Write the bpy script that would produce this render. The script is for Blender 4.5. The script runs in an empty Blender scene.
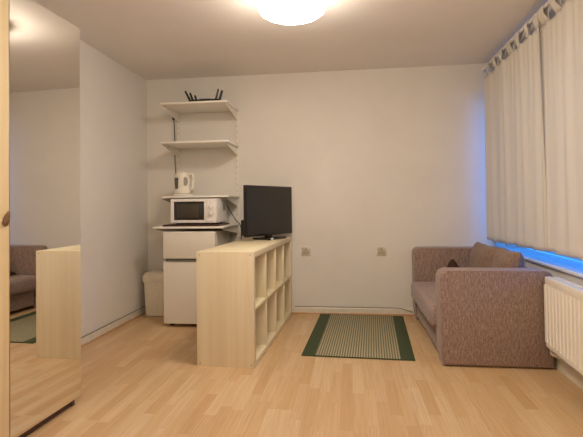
import bpy, bmesh, math, random
from mathutils import Vector, Matrix

random.seed(7)
SC = bpy.context.scene
COL = SC.collection

# ------------------------------------------------------------------ camera, world, exposure
F_PX, YAW, PITCH, ROLL, PY, CAM_H = 455.7, 0.1271, -0.0176, 0.0126, 196.8, 1.081
cy, sy_ = math.cos(YAW), math.sin(YAW)
cp, sp = math.cos(PITCH), math.sin(PITCH)
cr, sr = math.cos(ROLL), math.sin(ROLL)
X1 = Vector((cy, sy_, 0)); Y1 = Vector((-sy_, cy, 0)); Z1 = Vector((0, 0, 1))
DV = Y1 * cp - Z1 * sp
V1 = Y1 * sp + Z1 * cp
RV = X1 * cr - V1 * sr
UV = X1 * sr + V1 * cr
cam = bpy.data.cameras.new('camera')
cam_ob = bpy.data.objects.new('camera', cam)
COL.objects.link(cam_ob)
M = Matrix((RV, UV, -DV)).transposed().to_4x4()
M.translation = Vector((0, 0, CAM_H))
cam_ob.matrix_world = M
cam.sensor_width = 36.0
cam.lens = F_PX / 583.0 * 36.0
cam.shift_y = (PY - 218.5) / 583.0
cam.clip_start = 0.02
SC.camera = cam_ob

LAMP_STRENGTH = 47.0
LAMP_COLOR = (1.0, 0.885, 0.762, 1)
SKY_STRENGTH = 6.5
SC.view_settings.view_transform = 'Standard'
SC.view_settings.look = 'None'
SC.view_settings.gamma = 1.0
SC.view_settings.use_curve_mapping = False
SC.view_settings.exposure = 0.0

world = bpy.data.worlds.new('dusk_sky')
SC.world = world
world.use_nodes = True
wn = world.node_tree.nodes
bg = wn['Background']
bg.inputs[0].default_value = (0.03, 0.27, 1.0, 1)
bg.inputs[1].default_value = SKY_STRENGTH

# added fill light, out of view and without a fixture, over the room's front half
rear = bpy.data.lights.new('rear_fill_light', 'POINT')
rear.shadow_soft_size = .22; rear.energy = 41.0; rear.color = LAMP_COLOR[:3]
rear_ob = bpy.data.objects.new('rear_fill_light', rear); COL.objects.link(rear_ob)
rear_ob.location = (-.15, .3, 2.05)

# ------------------------------------------------------------------ materials
def srgb(r, g, b):
    def f(c):
        c /= 255.0
        return c / 12.92 if c <= 0.04045 else ((c + 0.055) / 1.055) ** 2.4
    return (f(r), f(g), f(b), 1)

def tint(c, k):
    return tuple(min(.95, a * b) for a, b in zip(c[:3], k)) + (1,)

class NT:
    def __init__(s, name):
        s.m = bpy.data.materials.new(name); s.m.use_nodes = True
        s.t = s.m.node_tree; s.b = s.t.nodes['Principled BSDF']
    def n(s, typ, **kw):
        nd = s.t.nodes.new(typ)
        for k, v in kw.items(): setattr(nd, k, v)
        return nd
    def l(s, a, b): s.t.links.new(a, b)
    def val(s, sock, v):
        if hasattr(v, 'is_linked'): s.l(v, sock)
        else: sock.default_value = v
    def math(s, op, a, b=None, c=None):
        nd = s.n('ShaderNodeMath', operation=op)
        s.val(nd.inputs[0], a)
        if b is not None: s.val(nd.inputs[1], b)
        if c is not None: s.val(nd.inputs[2], c)
        return nd.outputs[0]
    def coords(s, scale=(1, 1, 1), rot=(0, 0, 0), which='Object'):
        tc = s.n('ShaderNodeTexCoord'); mp = s.n('ShaderNodeMapping')
        mp.inputs['Scale'].default_value = scale; mp.inputs['Rotation'].default_value = rot
        s.l(tc.outputs[which], mp.inputs['Vector']); return mp.outputs[0]
    def noise(s, vec, scale, detail=3, rough=.5, dist=0):
        nd = s.n('ShaderNodeTexNoise')
        s.l(vec, nd.inputs['Vector']); nd.inputs['Scale'].default_value = scale
        nd.inputs['Detail'].default_value = detail; nd.inputs['Roughness'].default_value = rough
        nd.inputs['Distortion'].default_value = dist
        return nd.outputs['Fac']
    def ramp(s, fac, stops):
        nd = s.n('ShaderNodeValToRGB'); e = nd.color_ramp.elements
        while len(e) < len(stops): e.new(0.5)
        for i, (p, c) in enumerate(stops): e[i].position = p; e[i].color = c
        s.val(nd.inputs[0], fac); return nd.outputs[0]
    def mix(s, fac, a, b, blend='MIX'):
        nd = s.n('ShaderNodeMix', data_type='RGBA', blend_type=blend)
        s.val(nd.inputs[0], fac); s.val(nd.inputs[6], a); s.val(nd.inputs[7], b)
        return nd.outputs[2]
    def bump(s, h, strength=.2, dist=.002):
        nd = s.n('ShaderNodeBump'); nd.inputs['Strength'].default_value = strength
        nd.inputs['Distance'].default_value = dist
        s.l(h, nd.inputs['Height']); s.l(nd.outputs[0], s.b.inputs['Normal'])
    def color(s, c): s.val(s.b.inputs['Base Color'], c)
    def rough(s, r): s.val(s.b.inputs['Roughness'], r)

def plain(name, c, rough=.5, metal=0, var=.06, scale=30, bump=0, coat=0):
    t = NT(name)
    f = t.noise(t.coords(), scale)
    c2 = tuple(min(1, v * (1 + var)) for v in c[:3]) + (1,); c1 = tuple(v * (1 - var) for v in c[:3]) + (1,)
    t.color(t.ramp(f, [(.3, c1), (.7, c2)])); t.rough(rough)
    t.b.inputs['Metallic'].default_value = metal
    if bump: t.bump(f, bump, .001)
    if coat: t.b.inputs['Coat Weight'].default_value = coat
    return t.m

def paint(name, c, blotch=.05):
    t = NT(name); v = t.coords()
    a = t.noise(v, 1.6, 4, .6, .4); b = t.noise(v, 90, 3)
    c1 = tuple(x * (1 - blotch) for x in c[:3]) + (1,); c2 = tuple(min(1, x * (1 + blotch)) for x in c[:3]) + (1,)
    t.color(t.ramp(a, [(.3, c1), (.7, c2)])); t.rough(.75)
    t.b.inputs['Specular IOR Level'].default_value = .25
    t.bump(b, .12, .002)
    return t.m

def wood(name, base, light, dark, axis=2, scale=1.0, rough=.45, bands=0):
    """straight-grained veneer, grain along the given local axis"""
    t = NT(name)
    sc = [26 * scale] * 3; sc[axis] = 1.1 * scale
    v = t.coords(tuple(sc))
    a = t.noise(v, 1.0, 5, .6, .5)
    sc2 = [7.0 * scale] * 3; sc2[axis] = .15 * scale
    b = t.noise(t.coords(tuple(sc2)), 1.0, 2)
    c = t.ramp(a, [(.25, dark), (.5, base), (.78, light)])
    c2 = t.ramp(b, [(.35, dark), (.5, base), (.65, light)])
    t.color(t.mix(.5, c, c2)); t.rough(rough)
    t.bump(a, .05, .001)
    return t.m

def laminate():
    FT = (.92, 1.13, 1.36)
    t = NT('oak_strip_laminate')
    tc = t.n('ShaderNodeTexCoord'); sep = t.n('ShaderNodeSeparateXYZ'); t.l(tc.outputs['Object'], sep.inputs[0])
    x, y = sep.outputs[0], sep.outputs[1]
    W, L = .064, .46
    xi = t.math('FLOOR', t.math('DIVIDE', x, W))
    wn1 = t.n('ShaderNodeTexWhiteNoise', noise_dimensions='1D'); t.l(xi, wn1.inputs['W'])
    yo = t.math('ADD', t.math('DIVIDE', y, L), t.math('MULTIPLY', wn1.outputs['Value'], 7.3))
    yi = t.math('FLOOR', yo)
    cmb = t.n('ShaderNodeCombineXYZ'); t.l(xi, cmb.inputs[0]); t.l(yi, cmb.inputs[1])
    wn2 = t.n('ShaderNodeTexWhiteNoise', noise_dimensions='2D'); t.l(cmb.outputs[0], wn2.inputs['Vector'])
    rnd = wn2.outputs['Value']
    base = t.ramp(rnd, [(0, tint(srgb(212, 159, 105), FT)), (.35, tint(srgb(220, 169, 115), FT)), (.7, tint(srgb(225, 176, 122), FT)), (1, tint(srgb(232, 186, 134), FT))])
    # grain, shifted per strip
    sh = t.n('ShaderNodeCombineXYZ'); t.val(sh.inputs[0], x); t.val(sh.inputs[1], t.math('ADD', y, t.math('MULTIPLY', rnd, 37.0))); t.val(sh.inputs[2], t.math('MULTIPLY', rnd, 11.0))
    mp = t.n('ShaderNodeMapping'); mp.inputs['Scale'].default_value = (60, 2.6, 1); t.l(sh.outputs[0], mp.inputs[0])
    g = t.noise(mp.outputs[0], 1.0, 4, .65, .5)
    mp2 = t.n('ShaderNodeMapping'); mp2.inputs['Scale'].default_value = (20, 4.5, 1); t.l(sh.outputs[0], mp2.inputs[0])
    wv = t.n('ShaderNodeTexWave', wave_type='BANDS', bands_direction='X'); t.l(mp2.outputs[0], wv.inputs['Vector'])
    wv.inputs['Scale'].default_value = 1.0; wv.inputs['Distortion'].default_value = 9.0; wv.inputs['Detail'].default_value = 1.0; wv.inputs['Detail Scale'].default_value = .7
    c = t.mix(t.math('MULTIPLY', t.math('POWER', g, 1.5), .95), base, tint(srgb(186, 128, 78), FT))
    c = t.mix(t.math('MULTIPLY', t.math('MULTIPLY', wv.outputs['Fac'], t.math('GREATER_THAN', t.math('FRACT', t.math('MULTIPLY', rnd, 7.7)), .62)), .18), c, tint(srgb(240, 206, 160), FT))
    # joints
    fx = t.math('FRACT', t.math('DIVIDE', x, W)); fy = t.math('FRACT', yo)
    jx = t.math('LESS_THAN', fx, .022); jy = t.math('LESS_THAN', fy, .004)
    j = t.math('MAXIMUM', jx, jy)
    c = t.mix(t.math('MULTIPLY', j, .3), c, tint(srgb(150, 98, 58), FT))
    t.color(c); t.rough(t.math('ADD', .34, t.math('MULTIPLY', g, .14)))
    t.b.inputs['Specular IOR Level'].default_value = .4
    t.bump(g, .06, .001)
    return t.m

def chenille(name, dark, mid, light, axis=2):
    t = NT(name)
    sc = [300, 300, 300]; sc[axis] = 110
    a = t.noise(t.coords(tuple(sc)), 1.0, 3, .7)
    sc = [150, 150, 150]; sc[axis] = 24
    b = t.noise(t.coords(tuple(sc)), 1.0, 4, .7)
    d = t.noise(t.coords(), 6, 3)
    h = t.math('ADD', t.math('MULTIPLY', a, .5), t.math('MULTIPLY', b, .5))
    c = t.ramp(h, [(.37, dark), (.5, mid), (.63, light)])
    t.color(t.mix(t.math('MULTIPLY', d, .25), c, mid)); t.rough(.9)
    t.b.inputs['Specular IOR Level'].default_value = .15
    t.b.inputs['Sheen Weight'].default_value = .2; t.b.inputs['Sheen Roughness'].default_value = .5
    t.bump(h, .5, .003)
    return t.m

def curtain_cloth():
    t = NT('cream_curtain_cloth')
    a = t.noise(t.coords((40, 40, 1.5)), 1.0, 2, .5)
    b = t.noise(t.coords((400, 400, 400)), 1.0, 1)
    c = t.ramp(a, [(.3, srgb(232, 225, 212)), (.7, srgb(236, 229, 216))])
    t.color(c); t.rough(.9); t.b.inputs['Specular IOR Level'].default_value = .1
    t.b.inputs['Sheen Weight'].default_value = .1
    t.bump(b, .2, .001)
    tr = t.n('ShaderNodeBsdfTranslucent'); tr.inputs[0].default_value = srgb(232, 226, 216)
    mx = t.n('ShaderNodeMixShader'); mx.inputs[0].default_value = .14
    out = t.t.nodes['Material Output']
    t.l(t.b.outputs[0], mx.inputs[1]); t.l(tr.outputs[0], mx.inputs[2]); t.l(mx.outputs[0], out.inputs[0])
    return t.m

def rug_weave():
    t = NT('beige_green_rug_weave')
    tc = t.n('ShaderNodeTexCoord'); sep = t.n('ShaderNodeSeparateXYZ'); t.l(tc.outputs['Object'], sep.inputs[0])
    k = 2 * math.pi / .0185
    sx = t.math('SINE', t.math('MULTIPLY', sep.outputs[0], k)); sy = t.math('SINE', t.math('MULTIPLY', sep.outputs[1], k))
    p = t.math('ADD', t.math('MULTIPLY', sx, .55), t.math('MULTIPLY', t.math('MULTIPLY', sx, sy), .6))
    c = t.ramp(t.math('ADD', t.math('MULTIPLY', p, .5), .5), [(.25, srgb(190, 178, 150)), (.55, srgb(142, 134, 106)), (.8, srgb(72, 76, 52))])
    n = t.noise(t.coords(), 60, 3)
    t.color(t.mix(t.math('MULTIPLY', n, .25), c, srgb(120, 120, 90))); t.rough(.95)
    t.b.inputs['Specular IOR Level'].default_value = .1
    t.bump(p, .4, .002)
    return t.m

def emission(name, c, s):
    t = NT(name)
    e = t.n('ShaderNodeEmission'); e.inputs[0].default_value = c; e.inputs[1].default_value = s
    t.l(e.outputs[0], t.t.nodes['Material Output'].inputs[0]); return t.m

def mirror_mat():
    t = NT('mirror_glass'); t.color((.80, .79, .76, 1)); t.rough(.0); t.b.inputs['Metallic'].default_value = 1
    return t.m

def pane_mat():
    t = NT('window_pane_glass')
    tr = t.n('ShaderNodeBsdfTransparent'); tr.inputs[0].default_value = (.93, .95, .97, 1)
    gl = t.n('ShaderNodeBsdfGlossy'); gl.inputs['Roughness'].default_value = .02
    fr = t.n('ShaderNodeFresnel'); fr.inputs[0].default_value = 1.45
    mx = t.n('ShaderNodeMixShader'); t.l(fr.outputs[0], mx.inputs[0]); t.l(tr.outputs[0], mx.inputs[1]); t.l(gl.outputs[0], mx.inputs[2])
    t.l(mx.outputs[0], t.t.nodes['Material Output'].inputs[0]); return t.m

BT = (.98, 1.07, 1.22)
ST = (1.22, 1.42, 1.60)
MT = dict(
    wall=paint('cream_wall_paint', (.78, .735, .66, 1), .035),
    ceiling=paint('ceiling_paint', (.87, .82, .76, 1), .025),
    skirting=plain('skirting_gloss', (.74, .68, .56, 1), .4),
    floor=laminate(),
    beading=plain('oak_beading', srgb(206, 160, 112), .45),
    birch_z=wood('birch_veneer_upright', tint(srgb(228, 205, 160), BT), tint(srgb(236, 217, 176), BT), tint(srgb(216, 190, 144), BT), 2),
    birch_y=wood('birch_veneer_lengthwise', tint(srgb(228, 205, 160), BT), tint(srgb(236, 217, 176), BT), tint(srgb(216, 190, 144), BT), 1),
    birch_x=wood('birch_veneer_crosswise', tint(srgb(228, 205, 160), BT), tint(srgb(236, 217, 176), BT), tint(srgb(216, 190, 144), BT), 0),
    pine=wood('pine_board', srgb(230, 204, 150), srgb(238, 216, 168), srgb(214, 180, 122), 2),
    handle_wood=wood('brown_wood_pull', srgb(112, 76, 36), srgb(134, 94, 50), srgb(84, 54, 26), 2),
    plinth=plain('dark_brown_plinth', srgb(92, 62, 40), .6),
    mirror=mirror_mat(),
    steel=plain('brushed_steel', (.6, .57, .52, 1), .3, 1),
    brass=plain('dull_metal_dowel', srgb(120, 100, 72), .4, .6),
    white_metal=plain('white_powder_coat', srgb(236, 229, 215), .45, var=.01),
    shelf_white=plain('white_shelf_laminate', srgb(240, 234, 222), .4, var=.01),
    fridge=plain('fridge_white', srgb(230, 222, 206), .4, bump=.05, scale=200),
    grey_trim=plain('grey_trim', srgb(120, 116, 108), .4),
    dark_gap=plain('dark_rubber', srgb(40, 36, 32), .7),
    bin=plain('cream_bin_plastic', srgb(232, 222, 202), .45),
    mw=plain('microwave_white', srgb(236, 230, 224), .35),
    mw_glass=plain('microwave_dark_glass', srgb(26, 24, 22), .12, coat=.5),
    mw_mesh=plain('microwave_window_mesh', srgb(66, 60, 52), .3),
    tray=wood('dark_brown_board', srgb(70, 40, 28), srgb(90, 54, 36), srgb(50, 28, 20), 0),
    kettle=plain('kettle_white_plastic', srgb(232, 226, 208), .35),
    kettle_window=plain('kettle_water_window', srgb(92, 86, 78), .2),
    kettle_grey=plain('kettle_switch_gap_grey', srgb(168, 160, 146), .5),
    black=plain('black_plastic', srgb(26, 24, 23), .4),
    tv_screen=plain('tv_screen_panel', srgb(36, 33, 30), .28, var=.02),
    tv_gloss=plain('black_gloss_stand', srgb(18, 17, 17), .1, coat=.5),
    sticker=plain('white_paper_sticker', srgb(236, 232, 224), .6),
    cable=plain('black_cable', srgb(38, 34, 31), .5),
    cable_grey=plain('grey_cable', srgb(128, 116, 98), .6),
    sofa=chenille('brown_chenille', tint(srgb(98, 72, 60), ST), tint(srgb(136, 106, 90), ST), tint(srgb(172, 142, 124), ST)),
    sofa_seat=chenille('brown_chenille_seat', tint(srgb(104, 78, 68), ST), tint(srgb(142, 112, 100), ST), tint(srgb(176, 148, 134), ST), 0),
    cushion=chenille('brown_chenille_cushion', tint(srgb(92, 66, 52), ST), tint(srgb(124, 94, 76), ST), tint(srgb(156, 126, 106), ST), 2),
    throw=plain('dark_brown_throw_cloth', srgb(62, 38, 26), .9, bump=.3),
    rug_green=plain('green_rug_border', srgb(62, 72, 44), .95, var=.2, scale=300, bump=.4),
    rug=rug_weave(),
    radiator=plain('radiator_enamel', srgb(248, 243, 230), .3, var=.01),
    valve=plain('white_valve_plastic', srgb(230, 224, 212), .4),
    sill=plain('white_sill_gloss', (.84, .84, .84, 1), .3, var=.02),
    upvc=plain('white_upvc_frame', (.8, .8, .8, 1), .35, var=.02),
    pane=pane_mat(),
    curtain=curtain_cloth(),
    lamp=emission('lamp_diffuser_glow', LAMP_COLOR, LAMP_STRENGTH),
    socket=plain('aged_socket_plastic', srgb(226, 216, 198), .4),
    socket_face=plain('grey_socket_face', srgb(190, 178, 156), .4),
    socket_hole=plain('dark_pin_hole', srgb(112, 100, 82), .6),
)

# ------------------------------------------------------------------ mesh helpers
def box(bm, c0, c1, bev=0, seg=2, mat=None):
    """axis-aligned box between two corners, optional bevel, optional matrix"""
    r = bmesh.ops.create_cube(bm, size=1.0)
    vs = r['verts']
    for v in vs:
        v.co = Vector([(a + b) / 2 + (b - a) * w for a, b, w in zip(c0, c1, v.co)])
    if bev:
        es = list({e for v in vs for e in v.link_edges})
        rr = bmesh.ops.bevel(bm, geom=es, offset=bev, segments=seg, affect='EDGES', profile=.5)
        vs = list({v for f in rr['faces'] for v in f.verts} | {v for v in vs if v.is_valid})
    if mat is not None:
        bmesh.ops.transform(bm, matrix=mat, verts=[v for v in vs if v.is_valid])
    return vs

def tube(bm, pts, r, seg=8, caps=True):
    pts = [Vector(p) for p in pts]
    rings = []
    up = Vector((0, 0, 1))
    n = len(pts)
    for i, p in enumerate(pts):
        d = (pts[min(i + 1, n - 1)] - pts[max(i - 1, 0)]).normalized()
        a = d.cross(up)
        if a.length < 1e-3: a = d.cross(Vector((0, 1, 0)))
        a.normalize(); b = d.cross(a).normalized()
        rr = r[i] if isinstance(r, (list, tuple)) else r
        rings.append([bm.verts.new(p + (a * math.cos(2 * math.pi * k / seg) + b * math.sin(2 * math.pi * k / seg)) * rr) for k in range(seg)])
    for i in range(n - 1):
        for k in range(seg):
            bm.faces.new((rings[i][k], rings[i][(k + 1) % seg], rings[i + 1][(k + 1) % seg], rings[i + 1][k]))
    if caps:
        bm.faces.new(rings[0]); bm.faces.new(list(reversed(rings[-1])))

def spline(pts, n=6):
    """Catmull-Rom through the points"""
    P = [Vector(p) for p in pts]; P = [P[0] * 2 - P[1]] + P + [P[-1] * 2 - P[-2]]
    out = []
    for i in range(1, len(P) - 2):
        for k in range(n):
            t = k / n
            a, b, c, d = P[i - 1], P[i], P[i + 1], P[i + 2]
            out.append(.5 * ((2 * b) + (c - a) * t + (2 * a - 5 * b + 4 * c - d) * t * t + (3 * b - a - 3 * c + d) * t ** 3))
    out.append(P[-2]); return out

def lathe(bm, prof, seg=48, c=(0, 0, 0), sx=1, sy=1):
    rings = []
    for r, z in prof:
        if r < 1e-5: rings.append([bm.verts.new((c[0], c[1], c[2] + z))])
        else: rings.append([bm.verts.new((c[0] + r * sx * math.cos(2 * math.pi * k / seg), c[1] + r * sy * math.sin(2 * math.pi * k / seg), c[2] + z)) for k in range(seg)])
    for a, b in zip(rings, rings[1:]):
        for k in range(seg):
            k2 = (k + 1) % seg
            if len(a) == 1 and len(b) == 1: continue
            if len(a) == 1: bm.faces.new((a[0], b[k], b[k2]))
            elif len(b) == 1: bm.faces.new((a[k], b[0], a[k2]))
            else: bm.faces.new((a[k], b[k], b[k2], a[k2]))

def prism(bm, poly, axis, a0, a1):
    """extrude a 2D polygon (the two other axes, in order) along axis from a0 to a1"""
    def mk(p, a):
        v = list(p); v.insert(axis, a); return bm.verts.new(v)
    A = [mk(p, a0) for p in poly]; B = [mk(p, a1) for p in poly]
    n = len(poly)
    bm.faces.new(A); bm.faces.new(list(reversed(B)))
    for i in range(n): bm.faces.new((A[i], B[i], B[(i + 1) % n], A[(i + 1) % n]))

def obj(name, bm, mat, parent=None, smooth=True, angle=40, world=True):
    """link bm as one mesh object; vertices given in world space become local to the parent"""
    bmesh.ops.recalc_face_normals(bm, faces=bm.faces)
    me = bpy.data.meshes.new(name); bm.to_mesh(me); bm.free()
    me.materials.append(MT[mat])
    if smooth:
        for p in me.polygons: p.use_smooth = True
        me.set_sharp_from_angle(angle=math.radians(angle))
    o = bpy.data.objects.new(name, me); COL.objects.link(o)
    if parent: o.parent = parent
    return o

def center(o):
    """move a top-level mesh's origin to the middle of its base"""
    me = o.data
    xs = [v.co.x for v in me.vertices]; ys = [v.co.y for v in me.vertices]; zs = [v.co.z for v in me.vertices]
    c = Vector(((min(xs) + max(xs)) / 2, (min(ys) + max(ys)) / 2, min(zs)))
    me.transform(Matrix.Translation(-c)); o.location = c
    return o

def tag(o, label, cat, group=None):
    o['label'] = label; o['category'] = cat
    if group: o['group'] = group
    return o

def thing(name, label, cat, loc=(0, 0, 0), rz=0, group=None):
    o = bpy.data.objects.new(name, None); COL.objects.link(o)
    o.empty_display_size = .1
    o.location = loc; o.rotation_euler = (0, 0, rz)
    return tag(o, label, cat, group)

def struct(name, bm, mat, parent=None, smooth=False):
    o = obj(name, bm, mat, parent, smooth)
    o['kind'] = 'structure'
    return o

def B(): return bmesh.new()

# ------------------------------------------------------------------ the room
XL, XR, YB, YF, H = -2.098, 1.36, 4.537, -0.55, 2.41
WT = .30
WY0, WY1, WZ0, WZ1 = 1.0, 4.52, .655, 2.05

bm = B(); box(bm, (XL - .15, YF - .15, -.1), (XR + WT, YB + .15, 0)); struct('floor', bm, 'floor')
bm = B(); box(bm, (XL - .15, YF - .15, H), (XR + WT, YB + .15, H + .1)); struct('ceiling', bm, 'ceiling')
bm = B(); box(bm, (XL - .15, YF - .15, 0), (XL, YB + .15, H)); struct('wall_left', bm, 'wall')
bm = B(); box(bm, (XL, YB, 0), (XR, YB + .15, H)); struct('wall_back', bm, 'wall')
bm = B(); box(bm, (XL, YF - .15, 0), (XR, YF, H)); struct('wall_front', bm, 'wall')
bm = B()
box(bm, (XR, YF - .15, 0), (XR + WT, WY0, H)); box(bm, (XR, WY1, 0), (XR + WT, YB + .15, H))
box(bm, (XR, WY0, 0), (XR + WT, WY1, WZ0 - .03)); box(bm, (XR, WY0, WZ1), (XR + WT, WY1, H))
struct('wall_right', bm, 'wall')

# skirting boards (rounded top edge)
def skirting(name, pts_axis, fixed, a0, a1, outward, h=.062, d=.016):
    bm = B()
    prof = [(0, 0), (d, 0), (d, h - .008), (d - .006, h), (0, h)]
    if pts_axis == 0:
        poly = [(fixed + outward * p, z) for p, z in prof]; prism(bm, poly, 0, a0, a1)
    else:
        poly = [(fixed + outward * p, z) for p, z in prof]; prism(bm, poly, 1, a0, a1)
    return struct(name, bm, 'skirting')
skirting('baseboard_back', 0, YB, XL + .016, XR - .05, -1)
skirting('baseboard_left', 1, XL, YF, YB, 1)
skirting('baseboard_right', 1, XR, YF, YB - .02, -1, .085, .05)

for nm, lo, hi in (('trim_1', (XL + .016, YB - .028, 0), (1.2, YB - .0165, .013)), ('trim_2', (XL + .0165, 2.45, 0), (XL + .028, YB - .03, .013))):
    bm = B(); box(bm, lo, hi, .004, 2); struct(nm, bm, 'beading', None, True)

# window in the right wall, hidden by the curtains except at its sill
w = bpy.data.objects.new('window_1', None); COL.objects.link(w); w.location = (XR + WT - .05, WY0, WZ0); w['kind'] = 'structure'
bm = B()
wx0, wx1 = XR + WT - .055 - (XR + WT - .05), XR + WT - .005 - (XR + WT - .05)
L, T = WY1 - WY0, WZ1 - WZ0
box(bm, (wx0, 0, 0), (wx1, L, .06), .006); box(bm, (wx0, 0, T - .06), (wx1, L, T), .006)
for yy in (0, L / 3 - .03, 2 * L / 3 - .03, L - .05): box(bm, (wx0, yy, .05), (wx1, yy + .05, T - .05), .006)
struct('window_frame', bm, 'upvc', w, True)
for k in range(3):
    bm = B(); box(bm, (-.012, k * L / 3 + .03, .06), (-.008, (k + 1) * L / 3 - .04, T - .06)); struct('window_pane', bm, 'pane', w)
bm = B()
ox, oy, oz = w.location
box(bm, (1.336 - ox, WY0 - .06 - oy, -.022), (XR + .01 - ox, YB - .004 - oy, 0), .004, 3)
box(bm, (XR - ox, .002, -.028), (wx0, L - .002, 0))
struct('window_sill', bm, 'sill', w, True)

# ------------------------------------------------------------------ wardrobe with mirror door (left)
wd = thing('wardrobe', 'tall wooden wardrobe along the left wall with a mirrored door', 'wardrobe', (-1.486, 2.368, 0), -.048)
# local frame: x out of the wardrobe's front (mirror face at x = 0), y along it (far end at y = 0)
WZ, WTOP, WNEAR, WD, ML = .043, 2.088, -1.75, .515, -.507
bm = B()
box(bm, (-WD, -.018, .038), (-.022, -.002, WTOP), .001)
box(bm, (-WD, WNEAR, .038), (-.022, WNEAR + .018, WTOP), .001)
box(bm, (-WD, WNEAR + .018, .038), (-.022, -.018, .058)); box(bm, (-WD, WNEAR + .018, WTOP - .02), (-.022, -.018, WTOP))
box(bm, (-WD, WNEAR + .018, .058), (-WD + .008, -.018, WTOP - .02))
obj('carcass', bm, 'pine', wd)
bm = B(); box(bm, (-.045, WNEAR + .02, 0), (-.035, -.05, .039)); obj('plinth', bm, 'plinth', wd)
bm = B(); box(bm, (-WD + .02, WNEAR + .02, 0), (-WD + .03, -.05, .039)); obj('plinth', bm, 'plinth', wd)
bm = B(); box(bm, (-.050, -.05, 0), (-.026, -.022, .039), .003); obj('foot', bm, 'plinth', wd)
bm = B(); box(bm, (-.02, ML, WZ), (-.0035, 0, WTOP - .003), .001)
md = obj('mirror_door', bm, 'steel', wd); md['label'] = 'full height mirror door with thin metal edge'
bm = B(); box(bm, (-.0035, ML + .003, WZ + .003), (0, -.003, WTOP - .006))
obj('mirror_panel', bm, 'mirror', md, False)
bm = B(); box(bm, (-.02, WNEAR, WZ), (.008, ML - .010, WTOP - .003), .003)
pd = obj('door', bm, 'pine', wd); pd['label'] = 'pale pine door at the edge of the mirror'
bm = B()
lathe(bm, [(0, -.040), (.011, -.038), (.018, -.03), (.020, -.01), (.016, .014), (.009, .030), (.004, .038), (0, .039)], 20)
for v in bm.verts: v.co = Vector((v.co.x * .42, v.co.y * .85, v.co.z * .9))
bmesh.ops.rotate(bm, verts=bm.verts, cent=(0, 0, 0), matrix=Matrix.Rotation(math.radians(-22), 3, 'X'))
bmesh.ops.translate(bm, vec=(.013, ML - .028, 1.037), verts=bm.verts)
obj('handle', bm, 'handle_wood', pd)

# ------------------------------------------------------------------ ceiling lamp
LC = (-.335, 2.75, H)
cl = thing('ceiling_light', 'round white flush dome light glowing on the ceiling', 'ceiling light', LC)
bm = B(); lathe(bm, [(0, 0), (.195, 0), (.206, -.006), (.212, -.085), (.206, -.09), (0, -.09)], 56); obj('base', bm, 'white_metal', cl)
bm = B(); lathe(bm, [(.16, -.09), (.205, -.091), (.210, -.10), (.208, -.12), (.198, -.142), (.174, -.158), (.13, -.167), (.07, -.173), (0, -.175)], 56); obj('diffuser', bm, 'lamp', cl)

# ------------------------------------------------------------------ wall shelving
SX0, SX1 = -1.765, -1.12
sh = thing('shelving_unit', 'white wall shelving with four boards on slotted uprights above the fridge', 'shelf', ((SX0 + SX1) / 2, YB, .4))
def LS(bm): bmesh.ops.translate(bm, vec=-sh.location, verts=bm.verts); return bm
for ux in (SX0 + .012, SX1 - .012):
    bm = B(); box(bm, (ux - .0125, YB - .014, .45), (ux + .0125, YB - .001, 2.09), .002)
    up = obj('upright', LS(bm), 'white_metal', sh)
    bm = B()
    for k in range(26):
        z = .5 + k * .06
        for s in (-.005, .005): box(bm, (ux + s - .0016, YB - .0148, z), (ux + s + .0016, YB - .0138, z + .022))
    sl = obj('slot', LS(bm), 'socket_face', up, False); sl['kind'] = 'stuff'
shelves = [  # x0, x1, front y, underside z
    (SX0 + .006, SX1 + .008, 4.085, 2.040), (SX0 + .004, SX1 + .006, 4.09, 1.672),
    (SX0 + .014, SX1 + .010, 4.085, 1.160), (-1.772, SX1 + .005, 3.93, .880)]
for x0, x1, fy, z in shelves:
    bm = B(); box(bm, (x0, fy, z), (x1, YB - .016, z + .018), .002); obj('shelf', LS(bm), 'shelf_white', sh)
    for ux in (SX0 + .012, SX1 - .012):
        bm = B()
        prism(bm, [(YB - .014, z - .001), (fy + .03, z - .001), (fy + .03, z - .012), (YB - .05, z - .078), (YB - .014, z - .086)], 0, ux - .003, ux + .003)
        prism(bm, [(YB - .014, z - .001), (fy + .03, z - .001), (fy + .03, z - .004), (YB - .014, z - .004)], 0, ux - .011, ux + .011)
        obj('bracket', LS(bm), 'white_metal', sh, False)

# ------------------------------------------------------------------ router on the top shelf
rt = thing('wifi_router', 'black router with six upright antennas on the top shelf', 'router', (-1.345, 4.2, 2.0585))
bm = B()
prism(bm, [(-.15, -.075), (.145, -.075), (.155, .02), (.1, .08), (-.1, .08), (-.155, .02)], 2, .004, .026)
bmesh.ops.bevel(bm, geom=list(bm.edges), offset=.004, segments=2, affect='EDGES')
prism(bm, [(-.06, -.03), (.05, -.03), (.03, .05), (-.045, .05)], 2, .025, .040)
body = obj('body', bm, 'black', rt)
for px in (-.11, .11):
    for py in (-.05, .04):
        bm = B(); lathe(bm, [(0, 0), (.012, 0), (.012, .005), (0, .005)], 12, (px, py, 0)); obj('foot', bm, 'black', rt)
for (p0, p1) in (((-.142, -.04, .016), (-.192, -.05, .118)), ((-.128, .0, .018), (-.158, -.01, .108)), ((-.105, .045, .018), (-.128, .04, .095)),
                 ((.072, .05, .018), (.105, .05, .150)), ((.118, .02, .018), (.148, .02, .128)), ((.142, -.04, .016), (.172, -.045, .106))):
    a, b = Vector(p0), Vector(p1)
    bm = B(); tube(bm, [a, a.lerp(b, .12), a.lerp(b, .14), a.lerp(b, .97), b], [.008, .008, .0115, .0085, .004], 8)
    obj('antenna', bm, 'black', rt)

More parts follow.
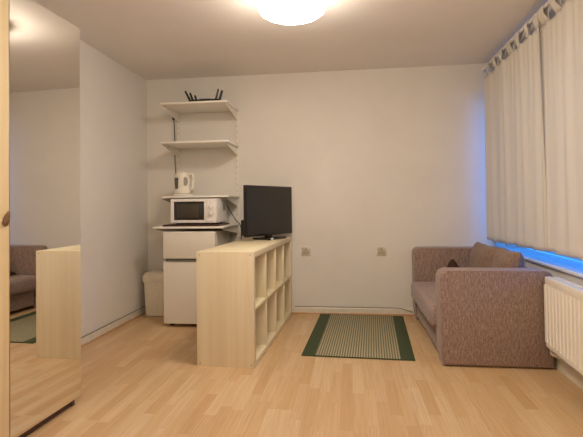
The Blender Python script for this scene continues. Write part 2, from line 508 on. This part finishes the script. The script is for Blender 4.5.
# ------------------------------------------------------------------ kettle
kt = thing('kettle', 'white plastic jug kettle with grey water window on the third shelf', 'kettle', (-1.583, 4.2, 1.1785))
bm = B(); lathe(bm, [(0, 0), (.068, 0), (.072, .004), (.072, .016), (.064, .02), (0, .02)], 36, sx=1.12); obj('base', bm, 'kettle', kt)
bm = B(); lathe(bm, [(0, .021), (.064, .021), (.069, .026), (.070, .06), (.067, .12), (.064, .175), (.062, .2), (.056, .204), (0, .204)], 36, sx=1.06)
for v in bm.verts:   # spout lip on the left
    if v.co.z > .15 and v.co.x < -.04:
        k = (v.co.z - .15) / .054; v.co.x -= .020 * k * max(0, 1 - abs(v.co.y) / .045)
kb = obj('body', bm, 'kettle', kt)
bm = B(); lathe(bm, [(.054, .204), (.052, .211), (.03, .216), (0, .217)], 30); lathe(bm, [(0, .216), (.012, .216), (.01, .226), (0, .227)], 16); obj('lid', bm, 'kettle', kt)
bm = B()
prism(bm, [(-.046, .065), (-.022, .065), (-.018, .165), (-.052, .165)], 1, -.0735, -.05)
bmesh.ops.bevel(bm, geom=list(bm.edges), offset=.003, segments=2, affect='EDGES')
obj('water_window', bm, 'kettle_window', kb)
bm = B(); tube(bm, spline([(.045, -.03, .195), (.085, -.035, .196), (.100, -.038, .175), (.098, -.038, .11), (.088, -.032, .065), (.060, -.02, .05)], 5), .0125, 10); obj('handle', bm, 'kettle', kt)
bm = B(); prism(bm, [(.030, .10), (.046, .09), (.056, .12), (.054, .16), (.040, .175), (.028, .15)], 1, -.072, -.04); bmesh.ops.bevel(bm, geom=list(bm.edges), offset=.003, segments=2, affect='EDGES'); obj('handle_gap_patch', bm, 'kettle_grey', kb)  # grey patch stands in for the shaded wall seen through the handle gap
bm = B(); box(bm, (.080, -.045, .035), (.096, -.015, .05), .003); obj('switch', bm, 'kettle_grey', kt)
kt.scale = (1.12, 1.05, 1.04)

# ------------------------------------------------------------------ board, microwave
bm = B(); box(bm, (-1.685, 3.945, .8985), (-1.165, 4.33, .9145), .004); tag(center(obj('wooden_board', bm, 'tray')), 'dark brown flat board lying under the microwave', 'board')
mw = thing('microwave_oven', 'small white microwave with dark window standing on a brown board', 'microwave', (-1.4, 3.965, .915))
w2, hh, dd = .216, .232, .34
bm = B(); box(bm, (-w2, .018, .012), (w2, dd, hh), .006, 3); bd = obj('body', bm, 'mw', mw)
bm = B()
for k in range(9): box(bm, (w2 - .001, .2 + k * .012, .12), (w2 + .0006, .206 + k * .012, .19))
obj('vent', bm, 'grey_trim', bd, False)
bm = B(); box(bm, (-w2, 0, .014), (w2 - .108, .019, hh - .002), .005, 3); dr = obj('door', bm, 'mw', mw)
bm = B(); box(bm, (-w2 + .034, -.0015, .040), (w2 - .116, .004, hh - .024), .001); dw = obj('window', bm, 'mw_glass', dr)
bm = B(); box(bm, (-w2 + .062, -.0022, .062), (w2 - .165, .003, hh - .046), .001); obj('window_mesh', bm, 'mw_mesh', dr)
bm = B(); box(bm, (w2 - .106, 0, .014), (w2, .019, hh - .002), .005, 3); cpn = obj('control_panel', bm, 'mw', mw)
for z in (.155, .095):
    bm = B(); lathe(bm, [(0, 0), (.019, 0), (.017, .016), (.014, .018), (0, .018)], 24)
    box(bm, (-.003, -.017, .017), (.003, .017, .021), .001)
    bmesh.ops.rotate(bm, verts=bm.verts, cent=(0, 0, 0), matrix=Matrix.Rotation(math.radians(90), 3, 'X'))
    bmesh.ops.translate(bm, vec=(w2 - .053, 0, z), verts=bm.verts)
    kn = obj('knob', bm, 'mw', mw)
    bm = B(); tube(bm, [(w2 - .053 + .025 * math.cos(a), -.0006, z + .025 * math.sin(a)) for a in [math.radians(-40 + 26 * q) for q in range(11)]], .0012, 6); obj('dial_ring', bm, 'socket_face', cpn)
bm = B(); box(bm, (w2 - .09, -.004, .024), (w2 - .016, .004, .05), .003); obj('door_button', bm, 'mw', mw)
for x in (-.17, .17):
    for y in (.05, .3):
        bm = B(); lathe(bm, [(0, 0), (.012, 0), (.012, .013), (0, .013)], 14, (x, y, 0)); obj('foot', bm, 'dark_gap', mw)

# ------------------------------------------------------------------ fridge
FX0, FX1, FY0, FY1, FH = -1.672, -1.19, 3.92, 4.45, .853
fr = thing('fridge', 'white two-door undercounter fridge freezer under the wall shelves', 'fridge', ((FX0 + FX1) / 2, FY0, 0))
def LF(bm): bmesh.ops.translate(bm, vec=-fr.location, verts=bm.verts); return bm
bm = B(); box(bm, (FX0 + .002, FY0 + .052, .03), (FX1 - .002, FY1, FH - .004), .008, 3); obj('cabinet', LF(bm), 'fridge', fr)
bm = B(); box(bm, (FX0 + .01, FY0 + .04, .04), (FX1 - .01, FY0 + .053, FH - .014)); obj('door_seal', LF(bm), 'grey_trim', fr, False)
bm = B(); box(bm, (FX0, FY0, .609), (FX1, FY0 + .042, FH), .010, 3); fd = obj('door', LF(bm), 'fridge', fr); fd['label'] = 'short upper freezer door'
bm = B(); box(bm, (FX0, FY0, .03), (FX1, FY0 + .042, .588), .010, 3); fd2 = obj('door', LF(bm), 'fridge', fr); fd2['label'] = 'tall lower fridge door'
bm = B(); box(bm, (FX0 + .03, FY0 - .008, .5885), (FX1 - .03, FY0 + .03, .600), .003); obj('handle', LF(bm), 'grey_trim', fd2)
for x in (FX0 + .05, FX1 - .05):
    for y in (FY0 + .08, FY1 - .05):
        bm = B(); lathe(bm, [(0, 0), (.018, 0), (.018, .012), (.01, .014), (.01, .032), (0, .032)], 14, (x, y, 0)); obj('foot', LF(bm), 'dark_gap', fr)

# ------------------------------------------------------------------ waste bin
wb = thing('waste_bin', 'cream plastic lidded bin tucked between fridge and left wall', 'bin', (-1.875, 4.375, 0))
def frustum(bm, a, b, z0, z1, bev):
    # a, b: half sizes at bottom / top
    r = bmesh.ops.create_cube(bm, size=2.0); vs = r['verts']
    for v in vs:
        h = b if v.co.z > 0 else a
        v.co = Vector((v.co.x * h[0], v.co.y * h[1], z1 if v.co.z > 0 else z0))
    bmesh.ops.bevel(bm, geom=list({e for v in vs for e in v.link_edges}), offset=bev, segments=3, affect='EDGES', profile=.5)
bm = B(); frustum(bm, (.136, .094), (.150, .106), 0, .352, .016); obj('body', bm, 'bin', wb)
bm = B(); frustum(bm, (.155, .111), (.157, .113), .338, .405, .006); frustum(bm, (.154, .110), (.140, .098), .395, .434, .014); ld = obj('lid', bm, 'bin', wb)
bm = B(); box(bm, (-.1, -.099, .405), (.1, -.09, .425), .003); obj('flap', bm, 'bin', ld)

# ------------------------------------------------------------------ bookcase (open cube shelving seen end-on)
bk = thing('bookcase', 'birch open cube bookcase end-on in the middle of the floor, television on top', 'bookcase', (-.641, 2.978, 0), -.0439)
BW, BL, BH, TK, IN = .400, 1.47, .77, .042, .017
bm = B(); box(bm, (-BW, 0, 0), (0, TK, BH), .0015); ep = obj('end_panel', bm, 'birch_z', bk)
for px, pz in ((-BW + .022, BH - .02), (-.022, BH - .02), (-BW + .022, .02), (-.022, .02)):
    bm = B(); lathe(bm, [(0, 0), (.0035, 0), (.0035, .001), (0, .001)], 12)
    bmesh.ops.rotate(bm, verts=bm.verts, cent=(0, 0, 0), matrix=Matrix.Rotation(math.radians(90), 3, 'X'))
    bmesh.ops.translate(bm, vec=(px, -.0001, pz), verts=bm.verts); obj('screw_cap', bm, 'brass', ep)
bm = B(); box(bm, (-BW, BL - TK, 0), (0, BL, BH), .0015); obj('end_panel', bm, 'birch_z', bk)
bm = B(); box(bm, (-BW, TK + .0005, BH - TK), (0, BL - TK - .0005, BH), .0015); obj('top_panel', bm, 'birch_y', bk)
bm = B(); box(bm, (-BW, TK + .0005, 0), (0, BL - TK - .0005, TK), .0015); obj('bottom_panel', bm, 'birch_y', bk)
zm = (BH - IN) / 2
bm = B(); box(bm, (-BW + .001, TK, zm), (-.001, BL - TK, zm + IN), .0008); obj('shelf', bm, 'birch_y', bk)
cw = (BL - 2 * TK - 3 * IN) / 4
for k in (1, 2, 3):
    y0 = TK + k * cw + (k - 1) * IN
    for z0, z1 in ((TK, zm), (zm + IN, BH - TK)):
        bm = B(); box(bm, (-BW + .001, y0, z0), (-.001, y0 + IN, z1), .0008); obj('divider', bm, 'birch_z', bk)

# ------------------------------------------------------------------ television
tv = thing('television', 'black flat television angled on top of the bookcase', 'television', (-.736, 4.13, .7705), math.radians(62))
TWd, THt, TZ = .340, .450, .036
bm = B(); box(bm, (-TWd, -.016, TZ), (TWd, .016, TZ + THt), .004, 2); tf = obj('frame', bm, 'black', tv)
bm = B(); box(bm, (-TWd + .013, -.0172, TZ + .02), (TWd - .013, -.012, TZ + THt - .013)); obj('screen', bm, 'tv_screen', tv, False)
bm = B(); frustum(bm, (.33, .0), (.33, .0), 0, 1, .0) if False else box(bm, (-.342, .012, TZ + .01), (.25, .05, TZ + .15), .012, 2)
box(bm, (-.25, .012, TZ + .06), (.25, .058, TZ + .34), .02, 2); obj('back_housing', bm, 'black', tv)
bm = B(); box(bm, (-.04, -.008, .018), (.04, .03, TZ + .06), .006); obj('neck', bm, 'tv_gloss', tv)
bm = B(); box(bm, (-.135, -.11, 0), (.115, .09, .022), .006, 2); st = obj('stand_base', bm, 'tv_gloss', tv)
bm = B(); box(bm, (-.122, -.1106, .004), (-.084, -.1094, .019)); sk = obj('sticker', bm, 'sticker', st, False); sk['label'] = 'small white sticker'

# ------------------------------------------------------------------ cables
bm = B(); tube(bm, spline([(-1.205, 4.315, 1.115), (-1.185, 4.36, 1.06), (-1.152, 4.40, .99), (-1.125, 4.42, .935), (-1.088, 4.45, .885), (-1.085, 4.48, .78), (-1.10, 4.497, .5), (-1.10, 4.49, .10), (-1.06, 4.49, .012)], 6), .0045, 8)
tag(center(obj('power_cable', bm, 'cable')), 'black cable looping down from the microwave beside the television', 'cable')
bm = B()
tube(bm, spline([(-1.792, 4.50, 1.99), (-1.790, 4.515, 1.9), (-1.786, 4.515, 1.75), (-1.788, 4.515, 1.62), (-1.784, 4.515, 1.5), (-1.778, 4.515, 1.40), (-1.776, 4.515, 1.2)], 6), .0045, 8)
lathe(bm, [(0, -.02), (.011, -.017), (.014, 0), (.011, .016), (0, .02)], 12, (-1.792, 4.50, 1.99))
tag(center(obj('router_cable', bm, 'cable')), 'thin dark cable hanging down the left upright of the white shelves', 'cable')
bm = B(); tube(bm, spline([(-.56, 4.5262, .0685), (-.2, 4.5262, .0688), (.05, 4.5262, .0685), (.3, 4.5262, .068), (.45, 4.525, .067), (.53, 4.5155, .052), (.585, 4.5155, .03)], 6), .0035, 6)
tag(center(obj('skirting_cable', bm, 'cable_grey')), 'thin grey cable along the back wall skirting behind the rug', 'cable')
bm = B(); tube(bm, spline([(-2.087, 2.3, .0668), (-2.087, 3.2, .0668), (-2.087, 3.7, .0668), (-2.087, 4.2, .0668), (-2.087, 4.5, .0668)], 6), .0038, 6)
tag(center(obj('skirting_cable', bm, 'cable_grey')), 'thin grey cable along the left wall skirting beside the wardrobe', 'cable')

# ------------------------------------------------------------------ wall sockets
for x, lab in ((-.44, 'square wall socket nearer the television, low on back wall'), (.30, 'square wall socket nearer the sofa, low on back wall')):
    s = thing('wall_socket', lab, 'socket', (x, YB, .575), 0, 'sockets on the back wall')
    bm = B(); box(bm, (-.048, -.012, 0), (.048, -.0005, .088), .004, 2); obj('plate', bm, 'socket', s)
    bm = B(); box(bm, (-.038, -.0135, .008), (.038, -.010, .080), .002); fc = obj('face', bm, 'socket_face', s)
    for a, b, c2, d in ((-.004, .004, .054, .066), (-.020, -.010, .026, .031), (.010, .020, .026, .031)):
        bm = B(); box(bm, (a, -.0142, c2), (b, -.0125, d)); obj('pin_hole', bm, 'socket_hole', fc, False)
    bm = B(); box(bm, (.018, -.0165, .054), (.030, -.013, .072), .001); obj('switch', bm, 'socket', s)

# ------------------------------------------------------------------ rug
rg = thing('rug', 'beige woven rug with green side borders on the floor before the back wall', 'rug', (.064, 3.857, 0), -.047)
RW, RL = .395, 0.612
bm = B(); box(bm, (-RW + .097, -RL, .001), (RW - .097, RL, .008), .001); obj('woven_field', bm, 'rug', rg)
for s in (-1, 1):
    bm = B(); a, b = sorted((s * RW, s * (RW - .0968))); box(bm, (a, -RL, .001), (b, RL, .0086), .001); obj('border', bm, 'rug_green', rg)
for s in (-1, 1):
    bm = B(); a, b = sorted((s * RL, s * (RL + .008))); box(bm, (-RW, a, .001), (RW, b, .0085), .001); obj('binding', bm, 'rug_green', rg)

# ------------------------------------------------------------------ sofa
sf = thing('sofa', 'brown chenille two-seater sofa facing left below the curtained window', 'sofa', (.93, 3.82, 0))
def LSf(bm): bmesh.ops.translate(bm, vec=-sf.location, verts=bm.verts); return bm
def soft_box(bm, c0, c1, r, seg=4, puff=0.0, cuts=0):
    box(bm, c0, c1, r, seg)
SX_F, SX_B = .585, 1.29
def arm(y0, y1, x1, h):
    """upholstered slab arm: rounded top corners, soft vertical edges, square at the floor"""
    bm = B(); r = .045
    poly = [(SX_F + .012, .006), (SX_F + .002, .09)]
    for q in range(7):
        an = math.pi - math.pi / 2 * q / 6; poly.append((SX_F + r + r * math.cos(an), h - r + r * math.sin(an)))
    for q in range(7):
        an = math.pi / 2 - math.pi / 2 * q / 6; poly.append((x1 - r + r * math.cos(an), h - r + r * math.sin(an)))
    poly.append((x1, .006))
    prism(bm, poly, 1, y0, y1)
    caps = [f for f in bm.faces if len(f.verts) > 6]
    bmesh.ops.bevel(bm, geom=list({e for f in caps for e in f.edges}), offset=.022, segments=4, affect='EDGES', profile=.5)
    return bm
na = obj('armrest', LSf(arm(3.126, 3.29, SX_B + .004, .632)), 'sofa', sf)
obj('armrest', LSf(arm(4.335, 4.515, SX_B - .02, .664)), 'sofa', sf)
bm = B(); box(bm, (SX_F + .012, 3.292, .035), (SX_B - .02, 4.333, .203), .02, 3); obj('base', LSf(bm), 'sofa', sf)
bm = B(); box(bm, (1.225, 3.292, .22), (1.284, 4.333, .61), .025, 4); obj('backrest', LSf(bm), 'sofa', sf)
bm = B(); box(bm, (SX_F - .042, 3.294, .205), (1.223, 4.331, .365), .045, 5); obj('seat_cushion', LSf(bm), 'sofa_seat', sf)
for x in (SX_F + .07, 1.15):
    for y in (3.22, 4.42):
        bm = B(); lathe(bm, [(0, 0), (.022, 0), (.026, .03), (0, .03)], 14, (x, y, 0)); obj('foot', LSf(bm), 'black', sf)

def pillow(name, w, h, t, mat, loc, rot, dent=0.0):
    """stuffed cushion: w along local x, h along local z, thickness t along y; origin at the base middle"""
    bm = B(); N, Mv = 22, 20
    for side in (-1, 1):
        g = []
        for j in range(Mv + 1):
            row = []
            for i in range(N + 1):
                u, v = i / N * 2 - 1, j / Mv * 2 - 1
                e = max(0, (1 - abs(u) ** 3.2)) ** .5 * max(0, (1 - abs(v) ** 3.2)) ** .5
                pinch = 1 - .06 * (1 - abs(v)) * abs(u) ** 4
                pin2 = 1 - .05 * (1 - abs(u)) * abs(v) ** 4
                rnd = .5 * math.sin(5 * u + 2 * v) * math.cos(4 * v - u)
                y = side * t / 2 * e * (1 + .10 * rnd)
                z = (v * pin2 + 1) / 2 * h - dent * h * max(0, 1 - (u * 1.3 - .2) ** 2) * (v + 1) / 2
                row.append(bm.verts.new((u * w / 2 * pinch, y, z)))
            g.append(row)
        for j in range(Mv):
            for i in range(N): bm.faces.new((g[j][i], g[j][i + 1], g[j + 1][i + 1], g[j + 1][i]))
    bmesh.ops.remove_doubles(bm, verts=bm.verts, dist=.0005)
    o = obj(name, bm, mat); o.location = loc; o.rotation_euler = rot
    return o
# local y faces -X after the turn: rotate about z by 90 deg, lean back
tag(pillow('back_cushion', .62, .365, .16, 'cushion', (1.088, 4.005, .367), (math.radians(-9), 0, math.radians(-88)), .0), 'brown back cushion further from the camera, beside the far arm', 'cushion', 'loose back cushions of the sofa')
tag(pillow('back_cushion', .38, .375, .17, 'cushion', (1.085, 3.492, .367), (math.radians(-11), 0, math.radians(-90)), .0), 'brown back cushion just behind the near arm of the sofa', 'cushion', 'loose back cushions of the sofa')

# crumpled dark throw on the seat
bm = B()
NX, NY = 40, 34
g = []
for j in range(NY + 1):
    row = []
    for i in range(NX + 1):
        u, v = i / NX, j / NY
        x = .78 + .27 * u; y = 4.02 + .27 * v
        e = max(0, math.sin(math.pi * u)) ** .55 * max(0, math.sin(math.pi * v)) ** .55
        pk = .145 * math.exp(-((u - .45) / .16) ** 2 - ((v - .55) / .3) ** 2) + .125 * math.exp(-((u - .85) / .2) ** 2 - ((v - .5) / .35) ** 2)
        wr = .012 * math.sin(16 * u + 7 * v) + .01 * math.sin(21 * v - 9 * u + 1)
        z = .368 + e * (.070 + pk + wr)
        row.append(bm.verts.new((x + .02 * math.sin(9 * v), y + .02 * math.sin(8 * u), z)))
    g.append(row)
for j in range(NY):
    for i in range(NX): bm.faces.new((g[j][i], g[j][i + 1], g[j + 1][i + 1], g[j + 1][i]))
bl = obj('throw_blanket', bm, 'throw')
sol = bl.modifiers.new('solid', 'SOLIDIFY'); sol.thickness = .006; sol.offset = 1
tag(center(bl), 'crumpled dark brown throw heaped on the sofa seat', 'throw')

# ------------------------------------------------------------------ radiator
rd = thing('radiator', 'cream ribbed panel radiator below the window sill', 'radiator', (1.222, 3.095, .14), -.038)
def LR(bm): bmesh.ops.translate(bm, vec=-rd.location, verts=bm.verts); return bm
RX, RY0, RY1, RZ0, RZ1 = 1.222, 1.70, 3.095, .158, .605
bm = B()
# ribbed front as one profile extruded in z
prof = []
pitch = .050
y = RY0 + .012
pts = [(RX + .016, RY0)]
while y < RY1 - .03:
    pts += [(RX + .016, y), (RX + .016, y + .006), (RX, y + .014), (RX, y + pitch - .008)]
    y += pitch
pts += [(RX + .016, RY1), (RX + .03, RY1), (RX + .03, RY0)]
prism(bm, pts, 2, RZ0 + .028, RZ1 - .05)
box(bm, (RX + .001, RY0, RZ1 - .052), (RX + .03, RY1, RZ1), .008, 3); box(bm, (RX + .001, RY0, RZ0), (RX + .03, RY1, RZ0 + .03), .008, 3)
pnl = obj('front_panel', LR(bm), 'radiator', rd, True, 25)
bm = B(); box(bm, (RX + .066, RY0 + .004, RZ0), (RX + .085, RY1 - .004, RZ1), .006); obj('rear_panel', LR(bm), 'radiator', rd)
bm = B()
k = RY0 + .02
while k < RY1 - .03:
    box(bm, (RX + .03, k, RZ1 - .01), (RX + .066, k + .010, RZ1 - .004)); k += .020
box(bm, (RX + .029, RY0, RZ1 - .012), (RX + .034, RY1, RZ1)); box(bm, (RX + .062, RY0, RZ1 - .012), (RX + .067, RY1, RZ1))
obj('top_grille', LR(bm), 'radiator', rd, False)
bm = B(); box(bm, (RX + .008, RY1 - .002, RZ0 + .02), (RX + .083, RY1 + .004, RZ1 - .004), .002); obj('side_cover', LR(bm), 'radiator', rd)
bm = B()
tube(bm, spline([(RX + .04, RY1 - .01, RZ0 + .03), (RX + .04, RY1 + .012, RZ0 + .02), (RX + .04, RY1 + .012, RZ0 - .03), (RX + .045, RY1 + .01, RZ0 - .05), (RX + .085, RY1 - .02, RZ0 - .062)], 6), .0115, 10)
pp = obj('pipe', LR(bm), 'valve', rd)
bm = B()
tube(bm, [(RX + .04, RY1 + .012, RZ0 + .10), (RX + .04, RY1 + .012, RZ0 + .098), (RX + .04, RY1 + .012, RZ0 + .045), (RX + .04, RY1 + .012, RZ0 + .02)], [.010, .019, .019, .012], 14)
obj('valve', LR(bm), 'valve', rd)
for yy in (RY0 + .2, RY1 - .1):
    bm = B(); box(bm, (RX + .085, yy - .015, RZ0 + .05), (XR - .014, yy + .015, RZ1 - .05), .002); obj('wall_bracket', LR(bm), 'white_metal', rd)

# ------------------------------------------------------------------ curtain rod and curtains
CX, RODZ = 1.275, 2.345
ro = thing('curtain_rod', 'white curtain rod along the top of the window wall', 'curtain rod', (CX, 3.0, RODZ))
bm = B(); tube(bm, [(0, 1.52, 0), (0, -1.8, 0)], .0135, 14); obj('pole', bm, 'white_metal', ro)
bm = B(); lathe(bm, [(0, -.02), (.014, -.014), (.018, 0), (.014, .012), (.0, .016)], 14)
bmesh.ops.rotate(bm, verts=bm.verts, cent=(0, 0, 0), matrix=Matrix.Rotation(math.radians(90), 3, 'X')); bmesh.ops.translate(bm, vec=(0, 1.515, 0), verts=bm.verts)
obj('finial', bm, 'white_metal', ro)
for yy in (1.44, -.05, -1.7):
    bm = B(); box(bm, (-.008, yy - .008, -.018), (XR - CX - .002, yy + .008, -.008), .002); box(bm, (XR - CX - .008, yy - .012, -.05), (XR - CX - .001, yy + .012, .02), .002); obj('bracket', bm, 'white_metal', ro)

def curtain(name, label, y0, y1, dx, hem0, hem1, gaps, seed, edge_fold):
    """pleated cloth hanging in tabs from the rod. y0 < y1; hem heights at y1 (hem0) and y0 (hem1)"""
    rnd = random.Random(seed)
    ph = [rnd.uniform(0, 6.28) for _ in range(6)]
    top = RODZ - .085
    t = thing(name, label, 'curtain', (CX + dx, (y0 + y1) / 2, hem0), 0, 'cream tab-top curtains')
    ox, oy, oz = t.location
    bm = B()
    NY, NZ = 170, 40
    tabs = sorted(gaps)
    def fold(y, z):
        k = (top - z) / (top - .73)
        a = .0065 * math.sin(2 * math.pi * y / .19 + ph[0] + .4 * k) + .005 * math.sin(2 * math.pi * y / .125 + ph[1] - .9 * k) * (.15 + .85 * (1 - k)) + .007 * math.sin(2 * math.pi * y / .47 + ph[2])
        a += .010 * (1 - k) ** 5 * math.sin(2 * math.pi * y / .075 + ph[3]) * .5
        if edge_fold is not None:
            d = (y - edge_fold) / .045
            a += -.030 * math.exp(-d * d) * max(0, 1 - 1.5 * k)
        return a
    g = []
    for j in range(NZ + 1):
        row = []
        for i in range(NY + 1):
            u = i / NY; y = y0 + (y1 - y0) * u
            hem = hem1 + (hem0 - hem1) * u + .006 * math.sin(2 * math.pi * y / .3 + ph[4]) + .004 * math.sin(2 * math.pi * y / .11 + ph[5])
            z = top + (hem - top) * j / NZ
            if j == 0:  # scalloped top between the tabs
                dmin = min(abs(y - q) for q in tabs) if tabs else 1
                z = top - .018 * max(0, 1 - (dmin / .05) ** 2)
            row.append(bm.verts.new((CX + dx + fold(y, z) - ox, y - oy, z - oz)))
        g.append(row)
    for j in range(NZ):
        for i in range(NY): bm.faces.new((g[j][i], g[j + 1][i], g[j + 1][i + 1], g[j][i + 1]))
    c = obj('cloth', bm, 'curtain', t)
    so = c.modifiers.new('thick', 'SOLIDIFY'); so.thickness = .0016; so.offset = 0
    # tabs: loops of cloth over the rod, spanning between consecutive gaps
    edges = [y0] + [q for q in tabs] + [y1]
    for a, b in zip(edges, edges[1:]):
        ga = .0 if a == y0 else .040; gb = .0 if b == y1 else .040
        if a in tabs: ga = .045
        if b in tabs: gb = .045
        ya, yb = a + ga, b - gb
        if yb - ya < .02: continue
        bm = B()
        R = .0165
        path = []
        zb = top - .006
        path.append((-R - .002, zb, 0))
        for q in range(4): path.append((-R - .001 - 0 * q, zb + (RODZ - zb) * (q + 1) / 5, q))
        for q in range(9):
            an = math.pi - math.pi * q / 8; path.append((R * math.cos(an), RODZ + R * math.sin(an), 0))
        for q in range(4): path.append((R, RODZ - (RODZ - zb) * (q + 1) / 5, 0))
        path.append((R, zb, 0))
        n = 6
        rows = []
        for (px, pz, _) in path:
            k = (pz - zb) / (RODZ - zb)
            sq = 1 - .12 * math.sin(math.pi * min(1, max(0, k)))   # slightly waisted
            ym, hw = (ya + yb) / 2, (yb - ya) / 2 * sq
            row = []
            for q in range(n + 1):
                yy = ym + hw * (q / n * 2 - 1)
                fx = fold(yy, top) if k < .5 else 0
                w_ = max(0, 1 - k * 1.6)
                row.append(bm.verts.new((CX - ox + px * 1.0 + (dx + fold(yy, top) + (0.003 if px > 0 else -.001) - px) * w_, yy - oy, pz - oz)))
            rows.append(row)
        for r1, r2 in zip(rows, rows[1:]):
            for q in range(n): bm.faces.new((r1[q], r1[q + 1], r2[q + 1], r2[q]))
        tb = obj('tab', bm, 'curtain', t)
        so = tb.modifiers.new('thick', 'SOLIDIFY'); so.thickness = .0014; so.offset = 0
    return t
curtain('curtain', 'cream tab-top curtain hanging nearer the back wall, behind the sofa', 3.19, 4.455, 0.0, .728, .752, [4.40, 4.24, 4.06, 3.87, 3.68, 3.49, 3.33], 3, 3.205)
curtain('curtain', 'cream tab-top curtain hanging above the radiator', 1.55, 3.225, .014, .752, .748, [3.06, 2.90, 2.72, 2.54, 2.36, 2.18, 2.0, 1.82, 1.66], 5, None)
